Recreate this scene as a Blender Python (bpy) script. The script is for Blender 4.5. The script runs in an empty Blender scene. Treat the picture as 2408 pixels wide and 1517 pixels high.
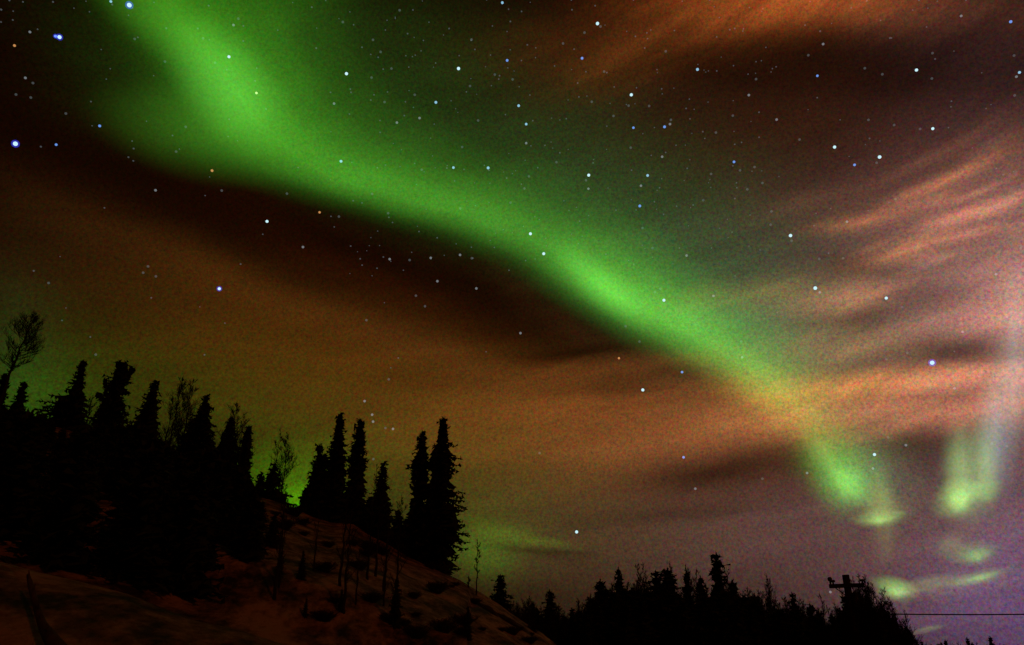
import bpy, bmesh, math, random
from mathutils import Vector, Matrix
import numpy as np

# ------------------------------------------------------------------ camera
S = bpy.context.scene
C = S.collection
PITCH = math.radians(24.0)
HFOV = math.radians(65.0)
CAM = Vector((0.0, 0.0, 1.65))
W0, H0 = 2408.0, 1517.0                       # size at which the photograph was measured
F = (W0 / 2) / math.tan(HFOV / 2)
cd = bpy.data.cameras.new('camera')
cd.sensor_fit = 'HORIZONTAL'
cd.angle = HFOV
cd.clip_start = 0.1
cd.clip_end = 40000
cam = bpy.data.objects.new('camera', cd)
cam.location = CAM
cam.rotation_euler = (math.pi / 2 + PITCH, 0, 0)
C.objects.link(cam)
S.camera = cam


def ray(px, py):
    a, b = (px - W0 / 2) / F, (H0 / 2 - py) / F
    return Vector((a, math.cos(PITCH) - b * math.sin(PITCH), math.sin(PITCH) + b * math.cos(PITCH)))


def azel(px, py):
    """azimuth and elevation (degrees) of a point of the sky"""
    d = ray(px, py)
    return math.degrees(math.atan2(d.x, d.y)), math.degrees(math.atan2(d.z, math.hypot(d.x, d.y)))


def at(px, py, D):
    """point at horizontal distance D metres in that direction"""
    d = ray(px, py)
    h = math.hypot(d.x, d.y)
    return CAM + d * (D / h)


def lin(c):
    return tuple((x / 255 / 12.92) if x / 255 <= 0.04045 else ((x / 255 + 0.055) / 1.055) ** 2.4 for x in c)


# ------------------------------------------------------------------ night sky (world)
world = bpy.data.worlds.new('World')
S.world = world
world.use_nodes = True
NT = world.node_tree
NT.nodes.clear()


def nd(t, **k):
    n = NT.nodes.new(t)
    for a, b in k.items():
        setattr(n, a, b)
    return n


def lk(a, b):
    NT.links.new(a, b)


def math_n(op, a, b=None, c=None, clamp=False):
    n = nd('ShaderNodeMath', operation=op)
    n.use_clamp = clamp
    for i, v in enumerate((a, b, c)):
        if v is None:
            continue
        if isinstance(v, (int, float)):
            n.inputs[i].default_value = v
        else:
            lk(v, n.inputs[i])
    return n.outputs[0]


def vec_n(op, a, b=None, c=None, out=0):
    n = nd('ShaderNodeVectorMath', operation=op)
    for i, v in enumerate((a, b, c)):
        if v is None:
            continue
        if isinstance(v, (tuple, list)):
            n.inputs[i].default_value = v
        elif isinstance(v, (int, float)):
            n.inputs['Scale'].default_value = v
        else:
            lk(v, n.inputs[i])
    return n.outputs[out]


tc = nd('ShaderNodeTexCoord')
DIR = tc.outputs['Generated']
sep = nd('ShaderNodeSeparateXYZ')
lk(DIR, sep.inputs[0])
AZ = math_n('MULTIPLY', math_n('ARCTAN2', sep.outputs[0], sep.outputs[1]), 57.29578)
EL = math_n('MULTIPLY', math_n('ARCSINE', sep.outputs[2]), 57.29578)
cmb = nd('ShaderNodeCombineXYZ')
lk(AZ, cmb.inputs[0])
lk(EL, cmb.inputs[1])
AE = cmb.outputs[0]


def noise(vec, scale, detail=3, rough=0.5, color=False, lac=2.0):
    n = nd('ShaderNodeTexNoise')
    n.inputs['Scale'].default_value = scale
    n.inputs['Detail'].default_value = detail
    n.inputs['Roughness'].default_value = rough
    n.inputs['Lacunarity'].default_value = lac
    lk(vec, n.inputs['Vector'])
    return n.outputs['Color' if color else 0]


def mapping(vec, loc=(0, 0, 0), rot=0.0, scale=(1, 1, 1), kind='TEXTURE'):
    n = nd('ShaderNodeMapping', vector_type=kind)
    n.inputs['Location'].default_value = loc
    n.inputs['Rotation'].default_value = (0, 0, rot)
    n.inputs['Scale'].default_value = scale
    lk(vec, n.inputs['Vector'])
    return n.outputs[0]


# the air drifts: a soft warp of the sky coordinates, long along the cloud streaks
warp = vec_n('SUBTRACT', noise(mapping(AE, rot=math.radians(9), scale=(16, 5, 1)), 1.0, 3, 0.5, True), (0.5, 0.5, 0.5))
AEW = vec_n('MULTIPLY_ADD', warp, (5.0, 2.6, 0), AE)
warp2 = vec_n('SUBTRACT', noise(mapping(AE, rot=math.radians(16), scale=(7, 1.6, 1)), 1.0, 3, 0.55, True), (0.5, 0.5, 0.5))
AEC = vec_n('MULTIPLY_ADD', warp2, (2.4, 1.1, 0), AE)


def local(x, y, sx, sy, rot):
    """ellipse measured on the picture of the sky -> centre, angle and radii in azimuth/elevation"""
    a0 = np.array(azel(x, y))
    J = np.stack([np.array(azel(x + 2, y)) - a0, np.array(azel(x, y - 2)) - a0], 1) / 2
    r = math.radians(rot)
    R = np.array([[math.cos(r), -math.sin(r)], [math.sin(r), math.cos(r)]])
    M = J @ R @ np.diag([sx, sy])
    w, v = np.linalg.eigh(M @ M.T)
    w = np.sqrt(np.maximum(w, 1e-9))
    return a0, math.atan2(v[1, 1], v[0, 1]), (w[1], w[0])


def gauss(vec, x, y, sx, sy, rot):
    a0, ang, (s1, s2) = local(x, y, sx, sy, rot)
    if ACC is not None:
        # evaluate one after the other, so that the node program stays small
        vec = vec_n('MULTIPLY_ADD', ACC, (1e-9, 1e-9, 1e-9), vec)
    p = mapping(vec, (a0[0], a0[1], 0), ang, (s1, s2, 1))
    return math_n('POWER', 0.36788, vec_n('DOT_PRODUCT', p, p, out='Value'))


ACC = None


def add(g, rgb, k=1.0):
    global ACC
    c = tuple(v * k for v in lin(rgb))
    n = nd('ShaderNodeVectorMath', operation='SCALE')
    n.inputs[0].default_value = c
    lk(g, n.inputs['Scale'])
    ACC = n.outputs[0] if ACC is None else vec_n('ADD', ACC, n.outputs[0])


def shade(g, k):
    """thin cloud or clear gap that dims what shines there"""
    global ACC
    f = math_n('MULTIPLY_ADD', g, -k, 1.0)
    n = nd('ShaderNodeVectorMath', operation='SCALE')
    lk(ACC, n.inputs[0])
    lk(f, n.inputs['Scale'])
    ACC = n.outputs[0]


BASE = [
    # x, y, sx, sy, rot, colour       town glow on thin cloud, lower half
    (860, 890, 540, 155, -13, (68, 38, 6)),
    (1330, 1015, 440, 135, 0, (80, 44, 16)),
    (1690, 1000, 330, 115, 4, (108, 62, 32)),
    (480, 720, 360, 100, -20, (26, 13, 2)),
    (640, 700, 420, 48, -21, (44, 22, 4)),
    (900, 640, 480, 70, -21, (34, 8, 1)),
    (1050, 850, 260, 60, -22, (34, 17, 5)),
    (150, 520, 200, 60, -20, (20, 10, 2)),
    (60, 650, 300, 130, -10, (13, 7, 2)),
    (330, 880, 380, 130, -10, (24, 30, 2)),
    (700, 1030, 500, 150, -10, (28, 40, 4)),
    (70, 990, 160, 150, 0, (32, 66, 8)),
    (290, 170, 190, 120, -35, (12, 30, 4)),
    (2420, 1430, 260, 190, 0, (52, 38, 86)),
    (20, 800, 110, 150, 0, (10, 26, 8)),
    (715, 1175, 38, 42, 0, (60, 130, 0)),
    (690, 1120, 110, 80, 0, (40, 78, 2)),
    (600, 1110, 60, 40, 0, (26, 50, 0)),
    (1150, 1290, 90, 60, 0, (38, 72, 6)),
    (1180, 1250, 110, 16, -12, (28, 46, 2)),
    (1280, 1275, 70, 10, -6, (34, 56, 2)),
    (1050, 1180, 330, 160, 0, (36, 42, 4)),
    (1420, 1260, 420, 180, 0, (62, 44, 26)),
    (1850, 1250, 380, 190, 0, (72, 50, 50)),
    (2260, 1330, 330, 300, 0, (84, 60, 60)),
    (2430, 1200, 190, 330, 0, (62, 46, 58)),
    (2440, 720, 150, 260, 0, (146, 104, 90)),
    (2330, 760, 330, 300, 0, (84, 56, 52)),
    (2000, 740, 330, 200, 0, (64, 48, 44)),
    # upper right
    (1900, 330, 620, 230, -5, (44, 22, 12)),
    (2330, 330, 260, 330, 0, (44, 28, 30)),
    (2050, 560, 420, 160, 5, (44, 32, 32)),
    # green haze above the band
    (860, 150, 330, 240, -40, (14, 34, 6)),
    (1230, 420, 480, 190, -26, (22, 42, 12)),
    (1650, 640, 420, 190, -30, (36, 62, 32)),
    (1830, 800, 190, 90, -28, (50, 78, 46)),
    (2045, 1095, 95, 95, 0, (60, 94, 60)),
    (1830, 928, 120, 50, -30, (104, 84, 24)),
    (1300, 742, 150, 36, -30, (46, 22, 8)),
    (1700, 880, 90, 40, -28, (50, 30, 10)),
]
CLOUDS = [
    (1850, 5, 300, 58, 5, (136, 66, 26)),
    (1580, 75, 320, 75, 12, (74, 36, 10)),
    (1430, 170, 150, 50, 18, (44, 21, 2)),
    (2180, 20, 300, 60, 0, (70, 38, 24)),
    # fan of wisps at the right
    (2238, 415, 130, 16, 25, (142, 84, 50)),
    (2200, 366, 140, 14, 26, (72, 42, 28)),
    (2330, 340, 90, 12, 27, (76, 48, 36)),
    (2330, 430, 90, 8, 24, (88, 54, 46)),
    (2345, 478, 110, 13, 20, (98, 60, 50)),
    (2240, 461, 125, 13, 15, (106, 64, 42)),
    (2262, 508, 135, 19, 15, (126, 76, 54)),
    (2012, 521, 100, 18, 11, (118, 70, 38)),
    (2290, 552, 110, 11, 15, (116, 70, 50)),
    (2125, 588, 125, 23, 15, (136, 84, 48)),
    (2048, 575, 60, 10, 22, (90, 54, 32)),
    (2190, 610, 90, 12, 10, (96, 60, 44)),
    (2220, 500, 250, 105, 14, (80, 50, 40)),
    (1900, 480, 130, 40, 5, (50, 29, 18)),
    (2300, 590, 210, 170, 12, (66, 46, 42)),
    (2200, 700, 260, 60, 6, (56, 38, 34)),
    (2340, 640, 190, 50, 8, (84, 54, 52)),
    # bands lower down
    (1800, 690, 180, 34, 6, (84, 66, 28)),
    (1990, 703, 110, 30, 14, (142, 96, 62)),
    (1980, 810, 170, 46, 4, (114, 80, 52)),
    (2330, 745, 190, 36, 10, (134, 90, 78)),
    (1880, 918, 170, 38, 2, (136, 88, 36)),
    (2060, 905, 190, 26, 7, (156, 92, 44)),
    (2300, 885, 190, 32, 6, (156, 98, 74)),
    (2200, 965, 320, 42, 2, (150, 86, 60)),
    (1840, 1000, 200, 40, -4, (112, 70, 36)),
    (1400, 950, 260, 26, 7, (64, 32, 10)),
    (1500, 860, 220, 22, 5, (64, 32, 10)),
    (2220, 1380, 180, 20, 8, (66, 56, 44)),
]
DIM = [
    (2120, 180, 420, 70, -4, 0.45), (1700, 175, 180, 36, -10, 0.35),
    (2160, 693, 95, 26, 5, 0.55), (2030, 738, 80, 34, 20, 0.5), (2030, 628, 120, 32, -8, 0.5), (2258, 826, 105, 40, 0, 0.62),
    (1700, 1108, 230, 50, 9, 0.74), (1900, 1090, 70, 60, 0, 0.3), (2150, 1050, 110, 38, 4, 0.5), (1620, 1205, 260, 22, 7, 0.3),
    (1380, 828, 180, 18, 5, 0.55), (1250, 760, 230, 55, -14, 0.5), (1500, 920, 200, 20, 3, 0.35), (1620, 880, 90, 18, -12, 0.3),
    (1520, 950, 220, 12, 5, 0.2), (2180, 935, 130, 9, 2, 0.25), (2240, 455, 100, 6, 20, 0.4), (2290, 490, 110, 6, 15, 0.35),
    (860, 595, 430, 50, -21, 0.75), (500, 490, 280, 50, -22, 0.5), (1160, 690, 220, 40, -22, 0.4), (1330, 1310, 90, 26, -4, 0.25), (1260, 1292, 120, 8, -5, 0.35),
]
for b in BASE:
    add(gauss(AEW, *b[:5]), b[5])
for b in DIM:
    shade(gauss(AEC, *b[:5]), b[5])
base_acc = ACC
ACC = None
for b in CLOUDS:
    add(gauss(AEC, *b[:5]), b[5])
# fibrous structure in the cirrus, stretched along the wind
s1 = noise(mapping(AEW, rot=math.radians(17), scale=(9, 1.1, 1)), 1.0, 4, 0.55)
s2 = noise(mapping(AEC, rot=math.radians(8), scale=(14, 2.4, 1)), 1.0, 3, 0.5)
fib = math_n('MULTIPLY', math_n('MULTIPLY_ADD', s1, 1.3, 0.35), math_n('MULTIPLY_ADD', s2, 1.4, 0.3))
n = nd('ShaderNodeVectorMath', operation='SCALE')
lk(ACC, n.inputs[0])
lk(fib, n.inputs['Scale'])
clouds = n.outputs[0]
bfib = math_n('MULTIPLY_ADD', s2, 0.7, 0.65)
n = nd('ShaderNodeVectorMath', operation='SCALE')
lk(base_acc, n.inputs[0])
lk(bfib, n.inputs['Scale'])
sky = vec_n('ADD', n.outputs[0], clouds)
sky = vec_n('ADD', sky, (0.0052, 0.0012, 0.0003))
# fine sensor-like grain, multiplied into the sky colour
g1 = noise(DIR, 300.0, 2.0, 0.9, True)
mot = vec_n('MULTIPLY_ADD', vec_n('SUBTRACT', g1, (0.5, 0.5, 0.5)), (2.4, 2.4, 2.4), (1, 1, 1))
sky = vec_n('MULTIPLY', sky, mot)
# the far side of the sky, over the town behind the camera, glows dull red-orange
back = math_n('MULTIPLY', math_n('MULTIPLY_ADD', sep.outputs[1], -1.0, -0.05, True), 1.0)
low = math_n('MULTIPLY_ADD', EL, -0.016, 1.0, True)
bk = math_n('MULTIPLY', back, low)
n = nd('ShaderNodeVectorMath', operation='MULTIPLY_ADD')
lk(bk, n.inputs[0])
n.inputs[1].default_value = (0.085, 0.024, 0.005)
lk(sky, n.inputs[2])
sky = vec_n('MAXIMUM', n.outputs[0], (0, 0, 0))
bg = nd('ShaderNodeBackground')
bg.inputs['Strength'].default_value = 1.0
lk(sky, bg.inputs['Color'])
wo = nd('ShaderNodeOutputWorld')
lk(bg.outputs[0], wo.inputs['Surface'])

# ------------------------------------------------------------------ weak warm light over the town (the one sun lamp)
sd = bpy.data.lights.new('sun', 'SUN')
sd.energy = 0.21
sd.angle = math.radians(3)
sd.color = (1.0, 0.16, 0.02)
sun = bpy.data.objects.new('sun', sd)
sun.rotation_euler = (math.radians(62), 0, math.radians(38))
C.objects.link(sun)

S.view_settings.view_transform = 'Standard'
S.view_settings.look = 'None'
S.view_settings.exposure = 0.0
S.view_settings.gamma = 1.0
S.cycles.transparent_max_bounces = 16
S.cycles.max_bounces = 2
S.cycles.diffuse_bounces = 1
world.cycles.sampling_method = 'MANUAL'
world.cycles.sample_map_resolution = 256


# ------------------------------------------------------------------ helpers
def tag(o, label=None, cat=None, group=None, kind=None):
    if label:
        o['label'] = label
    if cat:
        o['category'] = cat
    if group:
        o['group'] = group
    if kind:
        o['kind'] = kind
    return o


def empty(name, loc, label, cat, group=None):
    o = bpy.data.objects.new(name, None)
    o.empty_display_size = 0.3
    C.objects.link(o)
    o.location = loc
    return tag(o, label, cat, group)


class MB:
    def __init__(s):
        s.v, s.f = [], []

    def tri(s, a, b, c):
        k = len(s.v)
        s.v += [a, b, c]
        s.f.append((k, k + 1, k + 2))

    def quad(s, a, b, c, d):
        k = len(s.v)
        s.v += [a, b, c, d]
        s.f.append((k, k + 1, k + 2, k + 3))

    def box(s, c, sx, sy, sz, rz=0.0):
        k = len(s.v)
        m = Matrix.Rotation(rz, 3, 'Z')
        for dz in (-1, 1):
            for dx, dy in ((-1, -1), (1, -1), (1, 1), (-1, 1)):
                s.v.append(Vector(c) + m @ Vector((dx * sx / 2, dy * sy / 2, dz * sz / 2)))
        for q in ((0, 3, 2, 1), (4, 5, 6, 7), (0, 1, 5, 4), (1, 2, 6, 5), (2, 3, 7, 6), (3, 0, 4, 7)):
            s.f.append(tuple(k + i for i in q))

    def tube(s, pts, rad, n=6):
        k0 = len(s.v)
        for i, p in enumerate(pts):
            a = pts[max(i - 1, 0)]
            b = pts[min(i + 1, len(pts) - 1)]
            d = (b - a).normalized()
            u = d.cross(Vector((0.31, 0.95, 0.12))).normalized()
            w = d.cross(u)
            for j in range(n):
                t = 2 * math.pi * j / n
                s.v.append(p + (u * math.cos(t) + w * math.sin(t)) * rad[i])
        for i in range(len(pts) - 1):
            for j in range(n):
                a = k0 + i * n + j
                b = k0 + i * n + (j + 1) % n
                s.f.append((a, b, b + n, a + n))
        s.f.append(tuple(k0 + j for j in range(n))[::-1])
        s.f.append(tuple(k0 + (len(pts) - 1) * n + j for j in range(n)))

    def mesh(s, name, m, smooth=False):
        me = bpy.data.meshes.new(name)
        me.from_pydata([tuple(p) for p in s.v], [], s.f)
        me.materials.append(m)
        if smooth:
            me.polygons.foreach_set('use_smooth', [True] * len(me.polygons))
        me.update()
        return me

    def build(s, name, m, parent=None, smooth=False):
        return link(name, s.mesh(name, m, smooth), parent)


def link(name, me, parent=None):
    o = bpy.data.objects.new(name, me)
    C.objects.link(o)
    if parent is not None:
        o.parent = parent
    return o


def mat(name, c1, c2=None, scale=3.0, rough=0.9, bump=0.0, detail=4, ramp=(0.35, 0.65), stretch=(1, 1, 1)):
    m = bpy.data.materials.new(name)
    m.use_nodes = True
    t = m.node_tree
    p = t.nodes['Principled BSDF']
    p.inputs['Roughness'].default_value = rough
    p.inputs['Specular IOR Level'].default_value = 0.15
    if c2 is None:
        c2 = tuple(v * 1.6 for v in c1)
    tcn = t.nodes.new('ShaderNodeTexCoord')
    mp = t.nodes.new('ShaderNodeMapping')
    mp.inputs['Scale'].default_value = stretch
    nz = t.nodes.new('ShaderNodeTexNoise')
    nz.inputs['Scale'].default_value = scale
    nz.inputs['Detail'].default_value = detail
    cr = t.nodes.new('ShaderNodeValToRGB')
    cr.color_ramp.elements[0].position = ramp[0]
    cr.color_ramp.elements[1].position = ramp[1]
    cr.color_ramp.elements[0].color = (*c1, 1)
    cr.color_ramp.elements[1].color = (*c2, 1)
    t.links.new(tcn.outputs['Object'], mp.inputs[0])
    t.links.new(mp.outputs[0], nz.inputs['Vector'])
    t.links.new(nz.outputs[0], cr.inputs[0])
    t.links.new(cr.outputs[0], p.inputs['Base Color'])
    if bump:
        b = t.nodes.new('ShaderNodeBump')
        b.inputs['Distance'].default_value = bump
        t.links.new(nz.outputs[0], b.inputs['Height'])
        t.links.new(b.outputs[0], p.inputs['Normal'])
    return m


M_NEEDLE = mat('spruce_needles', (0.010, 0.018, 0.009), (0.022, 0.035, 0.018), 2.0)
M_BARK = mat('spruce_bark', (0.025, 0.018, 0.013), (0.06, 0.045, 0.035), 6.0, bump=0.02, stretch=(1, 1, 0.3))
M_TWIG = mat('bare_twigs', (0.010, 0.008, 0.007), (0.022, 0.017, 0.014), 4.0)
M_SHRUB = mat('shrub_stems', (0.014, 0.011, 0.008), (0.03, 0.022, 0.016), 4.0)
M_WOOD = mat('pole_wood', (0.012, 0.009, 0.007), (0.022, 0.017, 0.013), 5.0, bump=0.01, stretch=(1, 1, 0.15))
M_METAL = mat('dull_metal', (0.03, 0.03, 0.032), (0.05, 0.05, 0.052), 3.0, rough=0.5)
M_CABLE = mat('cable_sheath', (0.006, 0.005, 0.005), (0.01, 0.009, 0.009), 3.0, rough=0.6)
M_ROCK = mat('dark_rock', (0.015, 0.013, 0.012), (0.04, 0.034, 0.03), 2.5, bump=0.08)

# snow with dark tufts and earth; warm dim town glow mixed into the colour
M_SNOW = bpy.data.materials.new('glow_tinted_snow')
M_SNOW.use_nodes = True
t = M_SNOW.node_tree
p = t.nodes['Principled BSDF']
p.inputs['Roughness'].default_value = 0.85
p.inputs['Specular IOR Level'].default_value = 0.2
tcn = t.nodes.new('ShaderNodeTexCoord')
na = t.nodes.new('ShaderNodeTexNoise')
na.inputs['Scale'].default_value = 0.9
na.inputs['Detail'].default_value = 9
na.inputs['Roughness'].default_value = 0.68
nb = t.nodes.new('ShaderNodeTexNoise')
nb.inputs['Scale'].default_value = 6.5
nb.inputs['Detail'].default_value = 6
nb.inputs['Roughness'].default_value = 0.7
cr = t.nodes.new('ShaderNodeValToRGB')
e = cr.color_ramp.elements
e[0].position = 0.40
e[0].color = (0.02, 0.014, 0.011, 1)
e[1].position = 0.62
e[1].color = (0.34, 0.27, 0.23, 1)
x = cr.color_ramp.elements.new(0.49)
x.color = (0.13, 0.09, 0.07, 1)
mx = t.nodes.new('ShaderNodeMath')
mx.operation = 'MULTIPLY_ADD'
mx.inputs[1].default_value = 0.35
gm = t.nodes.new('ShaderNodeMapping')
gm.inputs['Scale'].default_value = (1, 0.42, 1)
t.links.new(tcn.outputs['Object'], gm.inputs[0])
t.links.new(gm.outputs[0], na.inputs['Vector'])
t.links.new(gm.outputs[0], nb.inputs['Vector'])
t.links.new(nb.outputs[0], mx.inputs[0])
ms = t.nodes.new('ShaderNodeMath')
ms.operation = 'SUBTRACT'
ms.inputs[1].default_value = 0.17
t.links.new(na.outputs[0], ms.inputs[0])
t.links.new(ms.outputs[0], mx.inputs[2])
t.links.new(mx.outputs[0], cr.inputs[0])
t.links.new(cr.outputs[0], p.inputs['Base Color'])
bp = t.nodes.new('ShaderNodeBump')
bp.inputs['Distance'].default_value = 0.25
t.links.new(mx.outputs[0], bp.inputs['Height'])
t.links.new(bp.outputs[0], p.inputs['Normal'])

# ------------------------------------------------------------------ ground: one sheet with the hill in it
CREST = [(-900, 940), (-300, 960), (0, 985), (80, 992), (130, 1002), (300, 1045), (400, 1085), (500, 1130), (600, 1165), (640, 1176),
         (700, 1198), (740, 1216), (780, 1228), (830, 1232), (870, 1258), (900, 1272), (960, 1308), (1030, 1338), (1080, 1362), (1130, 1392),
         (1170, 1418), (1200, 1440), (1250, 1474), (1275, 1488), (1310, 1520), (1350, 1556), (1400, 1600), (1470, 1640), (1600, 1665)]
BANK = [(-500, 1290), (-100, 1312), (0, 1325), (60, 1342), (100, 1352), (200, 1374), (300, 1400), (380, 1432), (460, 1462), (560, 1482), (680, 1520),
        (800, 1560), (950, 1610), (1100, 1650)]
cr_az = [azel(*q)[0] for q in CREST]
cr_t = [math.tan(math.radians(azel(*q)[1])) for q in CREST]
bk_az = [azel(*q)[0] for q in BANK]
bk_t = [math.tan(math.radians(azel(*q)[1])) for q in BANK]
rnd = random.Random(4)
DC0 = 52.0
DB = 15.0


def crest_dist(a):
    return float(np.interp(a, [-180, -60, -32, 0, 12, 180], [60, 58, 56, 50, 46, 46]))


def bump_n(x, y):
    return (math.sin(x * 0.9 + 1.3 * math.sin(y * 0.37)) * 0.5 + math.sin(y * 1.13 + 1.7 * math.sin(x * 0.61)) * 0.5
            + 0.5 * math.sin(x * 2.3 + y * 1.7) * math.sin(y * 2.9 - x))


def zt(x, y):
    d = math.hypot(x, y)
    a = math.degrees(math.atan2(x, y))
    Dc = crest_dist(a)
    zc = max(CAM.z + Dc * float(np.interp(a, cr_az, cr_t)), 0.0)
    zb = max(CAM.z + DB * float(np.interp(a, bk_az, bk_t)), 0.0)
    side = 1.0
    if a < -75 or a > 60:
        side = max(0.0, 1 - (abs(a) - (75 if a < 0 else 60)) / 30)
    zc *= side
    zb *= side
    if a > cr_az[-1]:
        zc *= 0
    if a > bk_az[-1]:
        zb *= 0
    if d < DB:
        q = max(0.0, (d - 5) / (DB - 5))
        z = zb * (q * q * (3 - 2 * q))
        amp = 0.0
    elif d < Dc:
        q = (d - DB) / (Dc - DB)
        dip = -0.9 * math.sin(min(q / 0.22, 1) * math.pi) * min(1, zb)
        z = zb + (zc - zb) * q + dip
        amp = 0.10 * math.sin(math.pi * min(q, 1))
    elif d < Dc + 60:
        q = (d - Dc) / 60
        z = zc * (1 - 0.55 * q)
        amp = 0.05
    else:
        q = min((d - Dc - 60) / 150, 1)
        z = zc * 0.45 * (1 - q * q * (3 - 2 * q))
        amp = 0.05
    return z + amp * bump_n(x, y) * (1 if zc > 0.3 else 0.3)


def zcrest_noise(x, y):
    return 0.0


g = MB()
azs = [a for a in np.arange(-180, -44, 4)] + [a for a in np.arange(-44, 20, 0.25)] + [a for a in np.arange(20, 180, 4)]
rs = [0.0, 2.0, 4.0, 6.0, 8.0, 10.0] + list(np.arange(11, 24, 0.6)) + list(np.arange(24, 62, 0.9)) + \
    [64, 68, 74, 82, 92, 105, 120, 140, 170, 210, 260, 350, 600, 1200, 3000, 9000]
for r in rs[1:]:
    for a in azs:
        x, y = r * math.sin(math.radians(a)), r * math.cos(math.radians(a))
        g.v.append((x, y, zt(x, y) if r < 300 else 0.0))
g.v.append((0, 0, 0.0))
na_ = len(azs)
for i in range(len(rs) - 2):
    for j in range(na_):
        a, b = i * na_ + j, i * na_ + (j + 1) % na_
        g.f.append((a, a + na_, b + na_, b))
for j in range(na_):
    g.f.append((len(g.v) - 1, j, (j + 1) % na_))
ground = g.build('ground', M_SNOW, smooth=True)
tag(ground, 'snowy hillside and ground with dark tufts, warm town glow tinted into the snow', kind='structure')


# ------------------------------------------------------------------ aurora
def aurora_mat(name, kind, c0, c1, strength=1.0, a_stops=None, t_stops=None, ray_amp=0.0, noise_amp=0.25, nscale=(1, 1)):
    """light that fades towards the edges of its sheet; UV.x runs along it, UV.y across it"""
    m = bpy.data.materials.new(name)
    m.use_nodes = True
    m.cycles.emission_sampling = 'NONE'
    t = m.node_tree
    t.nodes.clear()

    def N(ty, **k):
        q = t.nodes.new(ty)
        for a, b in k.items():
            setattr(q, a, b)
        return q

    def Mt(op, a, b=None, clamp=False):
        q = N('ShaderNodeMath', operation=op)
        q.use_clamp = clamp
        for i, v in enumerate((a, b)):
            if v is None:
                continue
            if isinstance(v, (int, float)):
                q.inputs[i].default_value = v
            else:
                t.links.new(v, q.inputs[i])
        return q.outputs[0]
    uv = N('ShaderNodeTexCoord')
    sp = N('ShaderNodeSeparateXYZ')
    t.links.new(uv.outputs['UV'], sp.inputs[0])

    def ramp(src, stops, interp='B_SPLINE'):
        q = N('ShaderNodeValToRGB')
        q.color_ramp.interpolation = interp
        el = q.color_ramp.elements
        while len(el) < len(stops):
            el.new(0.5)
        for i, (pp, v) in enumerate(stops):
            el[i].position = pp
        for i, (pp, v) in enumerate(stops):
            el[i].color = (v, v, v, 1)
        t.links.new(src, q.inputs[0])
        return q.outputs[0]
    nz = N('ShaderNodeTexNoise')
    mp = N('ShaderNodeMapping')
    mp.inputs['Scale'].default_value = (nscale[0], nscale[1], 1)
    t.links.new(uv.outputs['UV'], mp.inputs[0])
    t.links.new(mp.outputs[0], nz.inputs['Vector'])
    nz.inputs['Scale'].default_value = 1.0
    nz.inputs['Detail'].default_value = 3
    nf = Mt('ADD', Mt('MULTIPLY', nz.outputs[0], 2 * noise_amp), 1 - noise_amp)
    if kind == 'band':
        # wobble the across coordinate a little
        nw = N('ShaderNodeTexNoise')
        nw.inputs['Scale'].default_value = 1.0
        nw.inputs['Detail'].default_value = 2
        mp2 = N('ShaderNodeMapping')
        mp2.inputs['Scale'].default_value = (9, 1.5, 1)
        t.links.new(uv.outputs['UV'], mp2.inputs[0])
        t.links.new(mp2.outputs[0], nw.inputs['Vector'])
        tt = Mt('ADD', sp.outputs[1], Mt('MULTIPLY', Mt('SUBTRACT', nw.outputs[0], 0.5), 0.07))
        I = Mt('MULTIPLY', ramp(sp.outputs[0], a_stops, 'CARDINAL'), Mt('POWER', ramp(tt, t_stops, 'CARDINAL'), 1.9))
        edge = Mt('MULTIPLY', Mt('MULTIPLY', sp.outputs[1], Mt('SUBTRACT', 1.0, sp.outputs[1])), 22.0, True)
        I = Mt('MULTIPLY', I, edge)
    else:
        dx = Mt('SUBTRACT', Mt('MULTIPLY', sp.outputs[0], 2.0), 1.0)
        dy = Mt('SUBTRACT', Mt('MULTIPLY', sp.outputs[1], 2.0), 1.0)
        r2 = Mt('ADD', Mt('MULTIPLY', dx, dx), Mt('MULTIPLY', dy, dy))
        if kind == 'patch':            # ragged outline
            r2 = Mt('MULTIPLY', r2, Mt('ADD', Mt('MULTIPLY', nz.outputs[0], -1.5), 1.85))
        fall = Mt('SUBTRACT', 1.0, r2, True)
        I = Mt('POWER', fall, 2.4 if kind == 'patch' else 3.0)
        e2 = Mt('SUBTRACT', 1.0, Mt('ADD', Mt('MULTIPLY', dx, dx), Mt('MULTIPLY', dy, dy)), True)
        I = Mt('MULTIPLY', I, Mt('MULTIPLY', e2, 3.0, True))
    I = Mt('MULTIPLY', I, nf)
    # the same sensor-like grain, put into the colour of the aurora light
    g1 = N('ShaderNodeTexNoise')
    g1.inputs['Scale'].default_value = 300.0 / 9000.0
    g1.inputs['Detail'].default_value = 2.0
    g1.inputs['Roughness'].default_value = 0.9
    t.links.new(uv.outputs['Object'], g1.inputs['Vector'])
    I = Mt('MAXIMUM', I, 0.0)
    mo = N('ShaderNodeVectorMath', operation='MULTIPLY_ADD')
    t.links.new(g1.outputs['Color'], mo.inputs[0])
    mo.inputs[1].default_value = (2.2, 1.25, 2.6)
    mo.inputs[2].default_value = (-0.1, 0.38, -0.3)
    mm = N('ShaderNodeVectorMath', operation='MULTIPLY')
    t.links.new(mo.outputs[0], mm.inputs[0])
    mixc = N('ShaderNodeMix', data_type='RGBA')
    t.links.new(sp.outputs[0], mixc.inputs[0])
    mixc.inputs[6].default_value = (*c0, 1)
    mixc.inputs[7].default_value = (*c1, 1)
    em = N('ShaderNodeEmission')
    t.links.new(mixc.outputs[2], mm.inputs[1])
    t.links.new(mm.outputs[0], em.inputs['Color'])
    t.links.new(Mt('MULTIPLY', I, strength), em.inputs['Strength'])
    tr = N('ShaderNodeBsdfTransparent')
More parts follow.
